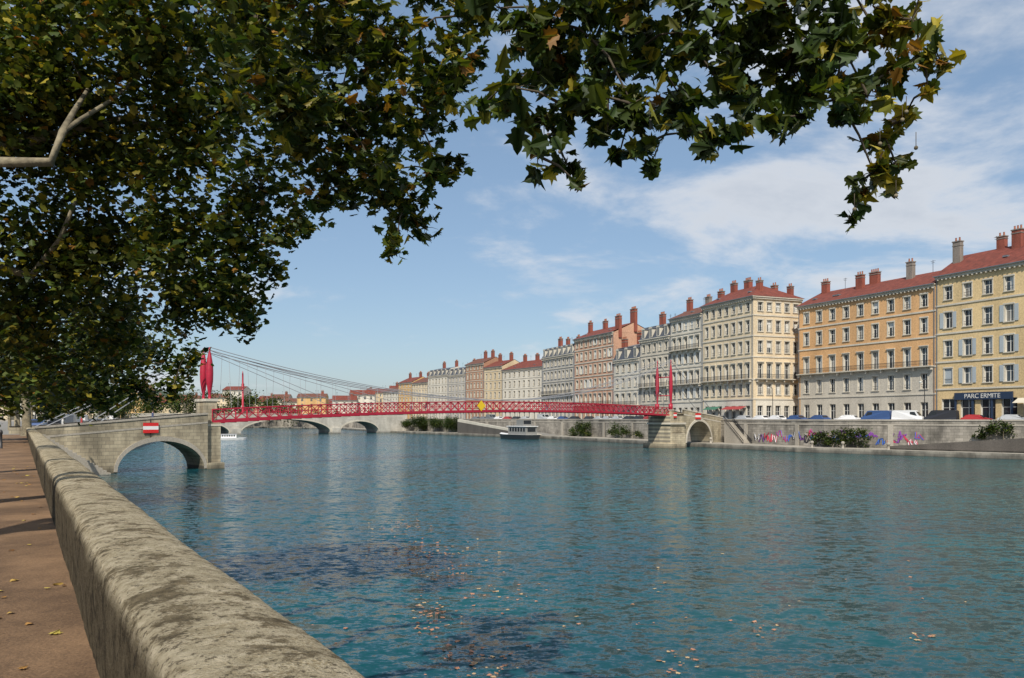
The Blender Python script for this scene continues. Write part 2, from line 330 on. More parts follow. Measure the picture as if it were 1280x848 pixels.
for i in range(len(WW)-1):
    a,b=WW[i],WW[i+1]; FF=Frame(a,(b[0]-a[0],b[1]-a[1])); l=math.hypot(b[0]-a[0],b[1]-a[1])
    rr.poly([FF(0,-2.2,4.904+i*.001),FF(l,-2.2,4.904+i*.001),FF(l,-8.5,4.904+i*.001),FF(0,-8.5,4.904+i*.001)],ASPH)
rr.obj('road')
pm,nt,b=newmat('promenade_sand'); Lk=nt.links.new
tc=N(nt,'ShaderNodeTexCoord'); n1=N(nt,'ShaderNodeTexNoise'); n1.inputs['Scale'].default_value=.9; n1.inputs['Detail'].default_value=8; n1.inputs['Roughness'].default_value=.65
n2=N(nt,'ShaderNodeTexNoise'); n2.inputs['Scale'].default_value=45; n2.inputs['Detail'].default_value=6; n2.inputs['Roughness'].default_value=.7
Lk(tc.outputs['Object'],n1.inputs[0]); Lk(tc.outputs['Object'],n2.inputs[0])
cr=N(nt,'ShaderNodeValToRGB'); cr.color_ramp.elements[0].position=.36; cr.color_ramp.elements[0].color=(.10,.057,.028,1); cr.color_ramp.elements[1].position=.66; cr.color_ramp.elements[1].color=(.25,.15,.078,1)
mx=N(nt,'ShaderNodeMath',operation='ADD'); mu=N(nt,'ShaderNodeMath',operation='MULTIPLY'); mu.inputs[1].default_value=.8
Lk(n2.outputs['Fac'],mu.inputs[0]); Lk(n1.outputs['Fac'],mx.inputs[0]); Lk(mu.outputs[0],mx.inputs[1])
sb=N(nt,'ShaderNodeMath',operation='SUBTRACT'); sb.inputs[1].default_value=.4; Lk(mx.outputs[0],sb.inputs[0]); Lk(sb.outputs[0],cr.inputs[0])
Lk(cr.outputs[0],b.inputs['Base Color']); b.inputs['Roughness'].default_value=.95
bp=N(nt,'ShaderNodeBump'); bp.inputs['Distance'].default_value=.012; Lk(n2.outputs['Fac'],bp.inputs['Height']); Lk(bp.outputs[0],b.inputs['Normal'])
pr=MB(); strip(pr,.5,-6.9,4.204,pm); pr.obj('promenade_pavement')
# ------------------------------------------------------------------ near parapet
lm,nt,b=newmat('parapet_stone'); Lk=nt.links.new
tc=N(nt,'ShaderNodeTexCoord')
def noi(sc,de=8,ro=.6):
    n=N(nt,'ShaderNodeTexNoise'); n.inputs['Scale'].default_value=sc; n.inputs['Detail'].default_value=de; n.inputs['Roughness'].default_value=ro; Lk(tc.outputs['Object'],n.inputs[0]); return n
nb,nc,nd=noi(9,8,.7),noi(70,4,.7),noi(3.2,9,.78)
def ramp(src,a,b_,c0,c1):
    c=N(nt,'ShaderNodeValToRGB'); c.color_ramp.elements[0].position=a; c.color_ramp.elements[1].position=b_; c.color_ramp.elements[0].color=(*c0,1); c.color_ramp.elements[1].color=(*c1,1); Lk(src,c.inputs[0]); return c
def mix(f,a,b_,bt='MIX'):
    m=N(nt,'ShaderNodeMix',data_type='RGBA',blend_type=bt); 
    if isinstance(f,float): m.inputs[0].default_value=f
    else: Lk(f,m.inputs[0])
    Lk(a,m.inputs[6]); Lk(b_,m.inputs[7]); return m.outputs[2]
base=ramp(nb.outputs['Fac'],.38,.62,(.34,.285,.18),(.60,.52,.37))
darkc=ramp(nb.outputs['Fac'],.35,.65,(.09,.07,.04),(.28,.225,.135))
lich=ramp(nc.outputs['Fac'],.4,.6,(.28,.215,.11),(.64,.56,.40))
m1=mix(ramp(nd.outputs['Fac'],.51,.56,(0,0,0),(1,1,1)).outputs[0],base.outputs[0],darkc.outputs[0])
m2=mix(ramp(noi(3.7,8,.78).outputs['Fac'],.53,.58,(0,0,0),(.75,.75,.75)).outputs[0],m1,lich.outputs[0])
m2=mix(ramp(noi(24,5,.7).outputs['Fac'],.56,.61,(0,0,0),(.85,.85,.85)).outputs[0],m2,ramp(nc.outputs['Fac'],.3,.7,(.05,.04,.025),(.15,.12,.075)).outputs[0])
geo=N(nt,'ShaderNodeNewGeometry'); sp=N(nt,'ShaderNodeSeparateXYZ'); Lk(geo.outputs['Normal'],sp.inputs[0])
st=ramp(sp.outputs[2],.1,.6,(.22,.205,.18),(1,1,1)); m3=mix(1.0,m2,st.outputs[0],'MULTIPLY')  # side faces darkened in the colour: shade of the inner face plus stains
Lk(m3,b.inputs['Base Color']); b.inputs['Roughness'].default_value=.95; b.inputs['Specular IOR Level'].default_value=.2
ad=N(nt,'ShaderNodeMath',operation='ADD'); Lk(nb.outputs['Fac'],ad.inputs[0]); Lk(nc.outputs['Fac'],ad.inputs[1])
bp=N(nt,'ShaderNodeBump'); bp.inputs['Distance'].default_value=.04; bp.inputs['Strength'].default_value=1; Lk(ad.outputs[0],bp.inputs['Height']); Lk(bp.outputs[0],b.inputs['Normal'])
prof=[(.42,4.2),(.412,4.4),(.405,4.6),(.400,4.75),(.402,4.82),(.412,4.87),(.432,4.91),(.465,4.935),(.52,4.95),(.60,4.957),(.69,4.96),(.78,4.957),(.86,4.95),(.93,4.937),(.995,4.915),(1.035,4.88),(1.055,4.82),(1.06,4.75),(1.06,4.5),(1.05,4.2),(.99,3.9)]
ss=[-6]; 
while ss[-1]<94.2: ss.append(ss[-1]+max(.03,abs(ss[-1])*.012))
pv=[];pf=[]
for s in ss:
    jt=min(abs(((s+.7)%3.4)),3.4-((s+.7)%3.4))
    for o,z in prof:
        P=Vector(Q(s,o,z)); nz=mnoise.fractal(P*1.5,1.,2.,3)*.010+mnoise.fractal(P*11,1.,2.,3)*.007
        wav=mnoise.noise(Vector((s*.25,3,0)))*.03
        k=max(0,1-jt/.02)*.008
        cx,cz=.69,4.7; dx,dz=(o-cx),(z-cz)*.6; l=math.hypot(dx,dz)+1e-6
        pv.append(Q(s,o+dx/l*(nz-k)+wav*.5,z+(dz/l*(nz-k)+wav*.6)*(1 if z>4.3 else 0)))
n_=len(prof)
for i in range(len(ss)-1):
    for j in range(n_-1): a=i*n_+j; pf.append((a,a+1,a+1+n_,a+n_))
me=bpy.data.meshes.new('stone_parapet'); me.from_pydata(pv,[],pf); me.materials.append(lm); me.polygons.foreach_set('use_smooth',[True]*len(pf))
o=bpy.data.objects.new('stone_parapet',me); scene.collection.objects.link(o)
# ------------------------------------------------------------------ water
wm,nt,b=newmat('river_water'); Lk=nt.links.new
tc=N(nt,'ShaderNodeTexCoord')
def wn(sx,sy,rot,sc,de,ro=.55):
    mp=N(nt,'ShaderNodeMapping'); mp.inputs['Scale'].default_value=(sx,sy,1); mp.inputs['Rotation'].default_value=(0,0,rot); Lk(tc.outputs['Object'],mp.inputs[0])
    n=N(nt,'ShaderNodeTexNoise'); n.inputs['Scale'].default_value=sc; n.inputs['Detail'].default_value=de; n.inputs['Roughness'].default_value=ro; n.inputs['Distortion'].default_value=.4; Lk(mp.outputs[0],n.inputs[0]); return n
w1=wn(.7,1.15,.2,2.3,3,.62); w2=wn(.9,1.4,-.3,8,2,.6); w3=wn(.3,.6,.5,.09,3); w4=wn(.5,1.2,.1,.6,2)
def vsub(n,k):
    s=N(nt,'ShaderNodeVectorMath',operation='SUBTRACT'); Lk(n.outputs['Color'],s.inputs[0]); s.inputs[1].default_value=(.5,.5,.5)
    m=N(nt,'ShaderNodeVectorMath',operation='MULTIPLY'); Lk(s.outputs[0],m.inputs[0]); m.inputs[1].default_value=(k*.65,k,0); return m.outputs[0]
def vadd(a,b_):
    m=N(nt,'ShaderNodeVectorMath',operation='ADD'); Lk(a,m.inputs[0]); Lk(b_,m.inputs[1]); return m.outputs[0]
sl=vadd(vadd(vsub(w1,1.75),vsub(w2,.9)),vsub(w4,.35))
gust=N(nt,'ShaderNodeMapRange'); gust.inputs['From Min'].default_value=.35; gust.inputs['From Max'].default_value=.65; gust.inputs['To Min'].default_value=.85; gust.inputs['To Max'].default_value=1.15; Lk(w3.outputs['Fac'],gust.inputs[0])
sc_=N(nt,'ShaderNodeVectorMath',operation='SCALE'); Lk(sl,sc_.inputs[0]); Lk(gust.outputs[0],sc_.inputs['Scale'])
upv=N(nt,'ShaderNodeVectorMath',operation='ADD'); Lk(sc_.outputs[0],upv.inputs[0]); upv.inputs[1].default_value=(0,0,1)
nrm=N(nt,'ShaderNodeVectorMath',operation='NORMALIZE'); Lk(upv.outputs[0],nrm.inputs[0]); Lk(nrm.outputs[0],b.inputs['Normal'])
wc=N(nt,'ShaderNodeValToRGB'); wc.color_ramp.elements[0].position=.35; wc.color_ramp.elements[0].color=(.004,.044,.062,1); wc.color_ramp.elements[1].position=.68; wc.color_ramp.elements[1].color=(.008,.082,.088,1); Lk(w3.outputs['Fac'],wc.inputs[0])
Lk(wc.outputs[0],b.inputs['Base Color']); b.inputs['Roughness'].default_value=.08; b.inputs['IOR'].default_value=1.33; b.inputs['Specular IOR Level'].default_value=.36
wt=MB(); wt.poly([(-3000,-300,0),(3000,-300,0),(3000,3000,0),(-3000,3000,0)],wm); wt.obj('river_water')
# ------------------------------------------------------------------ footbridge
RED=mat('bridge_red_paint',(.36,.012,.035),.45,.15,.5,3)
CAB=mat('steel_cable',(.27,.28,.3),.5,.1)
bo=(-35.7,93.5); bu=(.719,.695); FB=Frame(bo,bu)
SP=91.1; HW=1.6
def zdeck(s):
    t=s/SP; return 5.35+ (6.35-5.35)*t + 4*1.05*t*(1-t)
br_=empty('suspension_footbridge'); gr=MB(); ca=MB()
n=64; H=1.45
for side in (-HW,HW):
    for i in range(n):
        s0=SP*i/n; s1=SP*(i+1)/n; z0,z1=zdeck(s0),zdeck(s1)
        P=lambda s,z: FB(s,side,z)
        gr.beam(P(s0,z0+.02),P(s1,z1+.02),.16,RED,.34); gr.beam(P(s0,z0+H),P(s1,z1+H),.2,RED,.14)
        gr.beam(P(s0,z0),P(s0,z0+H),.09,RED); gr.beam(P(s0,z0+.2),P(s1,z1+H-.05),.07,RED); gr.beam(P(s0,z0+H-.05),P(s1,z1+.2),.07,RED)
        gr.beam(P(s0,z0+H*.55),P(s1,z1+H*.55),.05,RED)
DK=mat('deck_boards',(.2,.16,.13),.9,.2)
for i in range(n):
    s0=SP*i/n; s1=SP*(i+1)/n; gr.poly([FB(s0,-HW,zdeck(s0)),FB(s1,-HW,zdeck(s1)),FB(s1,HW,zdeck(s1)),FB(s0,HW,zdeck(s0))],DK)
    gr.beam(FB(s0,-HW,zdeck(s0)-.15),FB(s0,HW,zdeck(s0)-.15),.14,RED)
gr.obj('lattice_girders_and_deck',br_)
TL,TR=13.7,16.9; ML=.85
for side in (-HW,HW):
    sl=ML*(1 if side>0 else -1)
    pts=[]; m=40
    for i in range(m+1):
        t=i/m; mid=zdeck(SP*.5)+H+.25
        if t<.5: z=mid+(TL-mid)*((.5-t)/.5)**2
        else: z=mid+(TR-mid)*((t-.5)/.5)**2
        bb_=sl+(side-sl)*min(1,t*4)
        pts.append(FB(SP*t,bb_,z))
    ca.tube(pts,[.055]*len(pts),CAB,6)
    ca.tube([(p[0],p[1],p[2]+.35*max(0,abs(i/m-.5)*2)) for i,p in enumerate(pts)],[.045]*len(pts),CAB,5)
    for i in range(1,m):
        s=SP*i/m
        if pts[i][2]-zdeck(s)-H>.3: ca.beam(pts[i],FB(s,side,zdeck(s)+H),.03,CAB)
    for sx,f in ((26,1),(17,1)): ca.tube([FB(0,sl,TL),FB(sx,side,zdeck(sx)+H)],[.035,.035],CAB,5)
    for sx,zz in ((-17.3,4.9),(-12.5,5.1),): ca.tube([FB(0,sl,TL),FB(sx,side*1.1,zz)],[.05,.05],CAB,5)
    for sx,zz in ((15,7),): ca.tube([FB(SP,side,TR),FB(SP+sx,side*1.1,zz)],[.06,.06],CAB,5)
ca.obj('cables',br_)
ms=MB()
for sgn in (-1,1):
    for s0,zb_,zt,R,off in ((0,8.05,TL+.35,.42,ML),(SP,7.6,TR+.3,.36,HW)):
        K=[(0,.14),(.04,.2),(.08,.13),(.18,.6),(.34,.92),(.5,1),(.66,.92),(.84,.5),(.93,.2),(.97,.32),(1,.1)]
        ms.tube([FB(s0,sgn*off,zb_+(zt-zb_)*a) for a,_ in K],[R*c if i not in(0,1,2) else c for i,(a,c) in enumerate(K)],RED,12)
    ms.beam(FB(SP-.1,sgn*HW,7.4),FB(SP-.1,sgn*HW,8.6),.7,RED)
for z in (10.2,13.8): ms.beam(FB(SP,-HW,z),FB(SP,HW,z),.2,RED)
ms.tube([FB(5.2,HW,6.5),FB(5.2,HW,11.2),FB(5.2,HW,11.6)],[.13,.1,.02],RED,8)
ms.obj('masts',br_,True)
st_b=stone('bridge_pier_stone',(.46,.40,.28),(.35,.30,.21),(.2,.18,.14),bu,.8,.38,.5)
pi=MB()
pi.box(FB,-1.0,1.0,-2.6,2.6,-1,.7,st_b); pi.box(FB,-.85,.85,-1.9,1.9,.7,5.3,st_b)
for sgn in (-1,1):
    b0=sgn*.45; b1=sgn*1.45; lo,hi=min(b0,b1),max(b0,b1)
    pi.box(FB,-.62,.62,lo,hi,5.3,7.75,st_b); pi.box(FB,-.75,.75,lo-.1,hi+.1,7.75,8.05,TRIM)
pi.box(FB,-.9,.9,-1.95,1.95,4.9,5.1,TRIM)
pi.box(FB,SP-2.2,SP+2.2,-3.4,3.4,-1,.9,st_b); pi.box(FB,SP-1.6,SP+3.2,-2.6,2.6,.9,6.3,st_b); pi.box(FB,SP-1.9,SP+3.3,-2.9,2.9,4.6,4.95,TRIM)
for k in (-1,1):
    nose=[FB(SP-1.6,k*2.6,0),FB(SP+.8,k*4.4,0),FB(SP+3.2,k*2.6,0)]
    for a,b_ in ((0,1),(1,2)): pi.poly([(*nose[a][:2],-1),(*nose[b_][:2],-1),(*nose[b_][:2],2.8),(*nose[a][:2],2.8)],st_b)
    pi.poly([(*nose[0][:2],2.8),(*nose[1][:2],2.8),(*nose[2][:2],2.8),FB(SP+.8,k*2.6,3.6)],TRIM)
for side in (-HW,HW): pi.box(FB,SP-.55,SP+.55,side-.55,side+.55,6.3,7.3,st_b); pi.box(FB,SP-.68,SP+.68,side-.68,side+.68,7.3,7.45,TRIM)
def arch_wall(mb,F,a0,a1,ac0,ac1,zs,zr,ztop,hw,m,mtrim,seg=20,zbot=-1,par_h=.9):
    A=[a0]+[ac0+(ac1-ac0)*(1-math.cos(math.pi*i/seg))/2 for i in range(seg+1)]+[a1]
    def zl(a):
        if a<ac0 or a>ac1: return zbot
        c=(ac0+ac1)/2; h=(ac1-ac0)/2; return zs+(zr-zs)*math.sqrt(max(0,1-((a-c)/h)**2))
    for i in range(len(A)-1):
        x0,x1=A[i],A[i+1]
        inside=(x0>=ac0-1e-6 and x1<=ac1+1e-6)
        l0,l1=(zl(x0),zl(x1)) if inside else (zbot,zbot)
        for b in (-hw,hw): mb.poly([F(x0,b,l0),F(x1,b,l1),F(x1,b,ztop(x1)),F(x0,b,ztop(x0))],m)
        if inside:
            mb.poly([F(x0,-hw,l0),F(x1,-hw,l1),F(x1,hw,l1),F(x0,hw,l0)],m)
            for b,e in ((-hw,-hw-.1),(hw,hw+.1)):
                c=(ac0+ac1)/2
                def outp(x,l): 
                    dx=(x-c)/((ac1-ac0)/2); return (x+dx*.35,l+.5*math.sqrt(max(0,1-dx*dx))+.02)
                o0,o1=outp(x0,l0),outp(x1,l1); mb.poly([F(x0,e,l0),F(x1,e,l1),F(o1[0],e,o1[1]),F(o0[0],e,o0[1])],mtrim)
                mb.poly([F(o0[0],e,o0[1]),F(o1[0],e,o1[1]),F(o1[0],b,o1[1]),F(o0[0],b,o0[1])],mtrim)
        mb.poly([F(x0,-hw,ztop(x0)-par_h),F(x1,-hw,ztop(x1)-par_h),F(x1,hw,ztop(x1)-par_h),F(x0,hw,ztop(x0)-par_h)],PAVE)
    for x in (ac0,ac1): mb.poly([F(x,-hw,zbot),F(x,hw,zbot),F(x,hw,zs+.01),F(x,-hw,zs+.01)],m)
    K=14
    for k in range(K):
        x0=a0+(a1-a0)*k/K; x1=a0+(a1-a0)*(k+1)/K
        for sgn in (-1,1):
            b0=sgn*hw; b1=sgn*(hw-.35); out=b0+sgn*.08; 
            mb.poly([F(x0,b1,ztop(x0)-par_h),F(x1,b1,ztop(x1)-par_h),F(x1,b1,ztop(x1)),F(x0,b1,ztop(x0))],m)
            mb.poly([F(x0,out,ztop(x0)+.14),F(x1,out,ztop(x1)+.14),F(x1,b1-sgn*.06,ztop(x1)+.14),F(x0,b1-sgn*.06,ztop(x0)+.14)],mtrim)
            mb.poly([F(x0,out,ztop(x0)-.06),F(x1,out,ztop(x1)-.06),F(x1,out,ztop(x1)+.14),F(x0,out,ztop(x0)+.14)],mtrim)
            mb.poly([F(x0,out-sgn*.05,ztop(x0)-par_h-.15),F(x1,out-sgn*.05,ztop(x1)-par_h-.15),F(x1,out-sgn*.05,ztop(x1)-par_h+.05),F(x0,out-sgn*.05,ztop(x0)-par_h+.05)],mtrim)
arch_wall(pi,FB,-19.5,-.85,-10.6,-1.3,.1,3.3,lambda a: 6.35+(a/18.)*1.5 if a>-18 else 4.85,2.35,st_b,TRIMD)
arch_wall(pi,FB,SP+3.2,SP+17.5,SP+4.2,SP+13.2,.9,5.2,lambda a: 7.5-(a-SP-3.2)/14.3*1.6,2.4,st_b,TRIM,zbot=-1)
for i in range(16): pi.box(FB,-18+i*.4,-17.6+i*.4,-3.6,-2.36,-1,4.2-i*.27,TRIMD)
pi.obj('stone_piers_and_abutments',br_)
def plate(name,F,a,b,c,w,h,cols,par=None,diamond=False):
    mb=MB(); 
    if diamond:
        for kk,(sc,m) in enumerate(cols): mb.poly([F(a,b-kk*.01,c-h*sc),F(a+w*sc,b-kk*.01,c),F(a,b-kk*.01,c+h*sc),F(a-w*sc,b-kk*.01,c)],m)
        mb.poly([F(a,b+.04,c-h),F(a+w,b+.04,c),F(a,b+.04,c+h),F(a-w,b+.04,c)],IRON)
    else:
        y=c+h/2
        for m,fr in cols: mb.box(F,a-w/2,a+w/2,b-.03,b+.03,y-h*fr,y,m); y-=h*fr
    mb.beam(F(a,b+.1,c-h),F(a,b+.1,c+h),.06,IRON)
    return mb.obj(name,par)
SR=mat('sign_red',(.6,.02,.02),.4,.05); SW=mat('sign_white',(.75,.75,.75),.4,.05); SY=mat('sign_yellow',(.75,.5,.02),.4,.05)
plate('navigation_sign',FB,-7.2,-2.5,4.75,1.6,1.1,[(SR,.33),(SW,.34),(SR,.33)])
plate('navigation_sign',FB,SP+8,-2.6,6.2,1.9,1.2,[(SR,.33),(SW,.34),(SR,.33)])
plate('navigation_sign',FB,SP-.2,-2.75,6.4,1.0,1.0,[(SR,.33),(SW,.34),(SR,.33)])
plate('warning_sign',FB,41.5,-1.75,zdeck(41)+.85,.85,.85,[(1,SY),(.8,SY)],diamond=True)
# ------------------------------------------------------------------ far stone bridge
R0=(-48,324); FS=Frame(R0,(-.78,-.62)); sb_=empty('stone_arch_bridge'); a_=MB()
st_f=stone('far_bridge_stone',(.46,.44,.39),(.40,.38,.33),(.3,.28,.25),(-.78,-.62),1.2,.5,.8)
zt=lambda a:7.3
for (x0,x1,c0,c1,zr) in ((-3,28,9.5,26,4.6),(28,66,30,64,5.4),(66,100,68,92,4.6)):
    arch_wall(a_,FS,x0,x1,c0,c1,.6,zr,zt,5,st_f,TRIM,zbot=-1)
for x in (28,66): a_.box(FS,x-1.6,x+1.6,-6.4,6.4,-1,2.2,st_f)
a_.obj('arches_and_parapets',sb_)
# ------------------------------------------------------------------ quay fixtures on the right bank
def lerp(a,b,t): return (a[0]+(b[0]-a[0])*t,a[1]+(b[1]-a[1])*t)
def stair(F,a0,n,b0,b1,z1,step=.34,rise=.27):
    mb=MB()
    for i in range(n): mb.box(F,a0+i*step,a0+(i+1)*step,b0,b1,.8,z1-i*rise,TRIMD)
    for b in (b0,b1):
        mb.beam(F(a0,b,z1+1.0),F(a0+n*step,b,z1-n*rise+1.0),.09,IRON); mb.beam(F(a0,b,z1+.5),F(a0+n*step,b,z1-n*rise+.5),.06,IRON)
        for i in range(0,n+1): mb.beam(F(a0+i*step,b,z1-i*rise),F(a0+i*step,b,z1-i*rise+1.0),.05,IRON)
    return mb.obj('quay_stairs')
Fw=Frame(WW[3],(WW[2][0]-WW[3][0],WW[2][1]-WW[3][1]))
stair(Fw,4,17,-2.2,-.12,5.0)
Fr=Frame(WW[2],(WW[1][0]-WW[2][0],WW[1][1]-WW[2][1])); rp=MB()
def wedge(mb,F,a0,a1,b0,b1,z0,z1,zb,m):
    for b in (b0,b1): mb.poly([F(a0,b,zb),F(a1,b,zb),F(a1,b,z1),F(a0,b,z0)],m)
    mb.poly([F(a0,b0,z0),F(a1,b0,z1),F(a1,b1,z1),F(a0,b1,z0)],m); mb.poly([F(a1,b0,zb),F(a1,b1,zb),F(a1,b1,z1),F(a1,b0,z1)],m); mb.poly([F(a0,b0,zb),F(a0,b1,zb),F(a0,b1,z0),F(a0,b0,z0)],m)
DKW=mat('ramp_dark_coping',(.09,.08,.07),.9,.3)
wedge(rp,Fr,13,46,-5.2,-4.6,1.1,4.0,-1,st_r); wedge(rp,Fr,13,46,-4.6,-.1,.85,3.2,.7,PAVE)
wedge(rp,Fr,12.8,46,-5.35,-4.45,1.3,4.2,1.0,DKW); rp.obj('quay_ramp')
F2=Frame((8.5,228),(-30.2,52)); rq=MB()
wedge(rq,F2,0,52,.3,.9,1.0,5.2,-1,DKW); wedge(rq,F2,0,52,-6,.3,.85,4.6,.6,PAVE); wedge(rq,F2,-.2,52,.2,1.05,1.2,5.5,.95,TRIM); wedge(rq,F2,3,52,1.06,1.1,.9,4.6,-.5,DKW); rq.obj('quay_ramp')
for (x,y) in ((51.2,136.5),(55,133),(60,127.5),(40,161)):
    mb=MB(); mb.tube([(x,y,.75),(x,y,1.5),(x,y,1.55),(x,y,1.85),(x,y,1.95)],[.22,.2,.3,.28,.1],TRIMD,10); mb.obj('mooring_bollard',None,True)
GP=[mat('graffiti_purple',(.22,.06,.33),.7,.1),mat('graffiti_white',(.68,.68,.7),.7,.1),mat('graffiti_blue',(.05,.14,.5),.7,.1),mat('graffiti_red',(.5,.04,.08),.7,.1),mat('graffiti_black',(.02,.02,.03),.7,.1)]
gf=MB(); rg=random.Random(3)
def tags(Fx,a0,a1,step):
    a=a0
    while a<a1:
        c=rg.uniform(1.8,3.2); m=rg.choice(GP); m2=rg.choice(GP); pts=[]
        for k in range(9): pts.append((a+step*(k/8)+rg.uniform(-.3,.3),c+rg.uniform(-.8,.8)))
        for (x0,c0),(x1,c1) in zip(pts,pts[1:]):
            gf.beam(Fx(x0,-.05,c0),Fx(x1,-.05,c1),.03,m,.24)
            gf.beam(Fx(x0+.07,-.075,c0+.05),Fx(x1+.07,-.075,c1+.05),.02,m2,.08)
        a+=step*rg.uniform(.55,1.2)
tags(Fw,10.5,28.2,1.35); tags(Fr,.2,16,1.4)
gf.obj('graffiti')
def lamp(x,y,z,h=7,ang=0.):
    mb=MB(); mb.tube([(x,y,z),(x,y,z+.6),(x,y,z+.65),(x,y,z+h*.8),(x,y,z+h)],[.16,.14,.08,.06,.05],IRON,8)
    dx,dy=math.cos(ang),math.sin(ang)
    mb.tube([(x,y,z+h),(x+dx*.5,y+dy*.5,z+h+.35),(x+dx*1.3,y+dy*1.3,z+h+.4)],[.05,.04,.04],IRON,6)
    mb.tube([(x+dx*1.3,y+dy*1.3,z+h+.42),(x+dx*1.3,y+dy*1.3,z+h+.3),(x+dx*1.3,y+dy*1.3,z+h+.1)],[.08,.28,.2],mat('lamp_glass',(.6,.6,.56),.3,.05),8); mb.obj('street_lamp')
for i,(a,b_) in enumerate(((0,1),(1,2),(2,3),(3,4),(3,4),(4,5),(4,5),(5,6))):
    t=(.85,.5,.5,.35,.8,.3,.8,.5)[i]; p=lerp(WW[a],WW[b_],t); lamp(p[0]+1.2,p[1]+.8,4.9,6.5,math.pi*1.2)
for t in (12,40,75): lamp(-57-.368*t,92+.93*t,4.2,8,0)
def car(x,y,z,ang,paint,van=False):
    e=empty('parked_car' if not van else 'parked_van'); F=Frame((x,y),(math.cos(ang),math.sin(ang)))
    b=MB(); w=.87
    if van: pf_=[(-2.4,.45),(-2.42,1.1),(-2.35,2.05),(-2.1,2.2),(1.0,2.2),(1.35,2.1),(1.95,1.25),(2.4,1.0),(2.45,.45)]
    else: pf_=[(-2.05,.35),(-2.1,.75),(-1.95,.98),(-1.75,1.02),(-1.35,1.38),(-.9,1.47),(.2,1.48),(.55,1.38),(1.15,.98),(1.9,.82),(2.08,.6),(2.08,.35)]
    n=len(pf_)
    L_=[F(a,-w*(1 if c<1.0 else .82),z+c) for a,c in pf_]; R_=[F(a,w*(1 if c<1.0 else .82),z+c) for a,c in pf_]
    b.poly(L_,paint); b.poly(R_,paint)
    for i in range(n): j=(i+1)%n; b.poly([L_[i],L_[j],R_[j],R_[i]],paint)
    b.obj('body',e)
    gl=MB()
    if van: 
        for s_ in (-1,1): gl.poly([F(.5,s_*w*.84,z+1.3),F(1.6,s_*w*.84,z+1.3),F(1.25,s_*w*.83,z+1.95),F(.5,s_*w*.83,z+1.95)],GL[0])
        gl.poly([F(1.93,-.6,z+1.34),F(1.93,.6,z+1.34),F(1.45,.6,z+2.0),F(1.45,-.6,z+2.0)],GL[0])
    else:
        for s_ in (-1,1):
            for q in ([(-1.45,1.05),(-.45,1.05),(-.45,1.4),(-1.15,1.38)],[(-.38,1.05),(.85,1.05),(.42,1.4),(-.38,1.41)]): gl.poly([F(a,s_*(w*.825+.012),z+c) for a,c in q],GL[0])
        gl.poly([F(1.12,-.62,z+1.03),F(1.12,.62,z+1.03),F(.6,.6,z+1.39),F(.6,-.6,z+1.39)],GL[0]); gl.poly([F(-1.75,-.6,z+1.06),F(-1.75,.6,z+1.06),F(-1.4,.58,z+1.37),F(-1.4,-.58,z+1.37)],GL[0])
    gl.obj('glass',e)
    wh=MB()
    for a in (-1.3,1.3):
        for s_ in (-1,1):
            wh.tube([F(a,s_*(w-.2),z+.32),F(a,s_*(w+.02),z+.32)],[.32,.32],IRON,14); wh.tube([F(a,s_*(w+.02),z+.32),F(a,s_*(w+.03),z+.32)],[.19,.17],CAB,10)
    wh.obj('wheels',e)
PC=[mat('paint_'+n_,c,.3,.04) for n_,c in (('silver',(.4,.41,.42)),('white',(.7,.7,.7)),('red',(.35,.03,.03)),('black',(.03,.03,.035)),('blue',(.04,.08,.2)),('grey',(.15,.16,.17)))]
rc=random.Random(9)
for i in range(5):
    a,b_=WW[i],WW[i+1]; FF=Frame(a,(b_[0]-a[0],b_[1]-a[1])); l=math.hypot(b_[0]-a[0],b_[1]-a[1]); k=3 if i else 62
    while k<l-3:
        if rc.random()<.92:
            p=FF(k,-1.7,0); car(p[0],p[1],4.9,math.atan2(FF.u[1],FF.u[0])+math.pi*rc.choice([0,1]),rc.choice(PC),rc.random()<.16)
        k+=5.1
for i in range(12):
    t=8+i*14; p=(-56-.368*t,92+.93*t); car(p[0],p[1],4.2,math.atan2(.93,-.368),rc.choice(PC),rc.random()<.3)
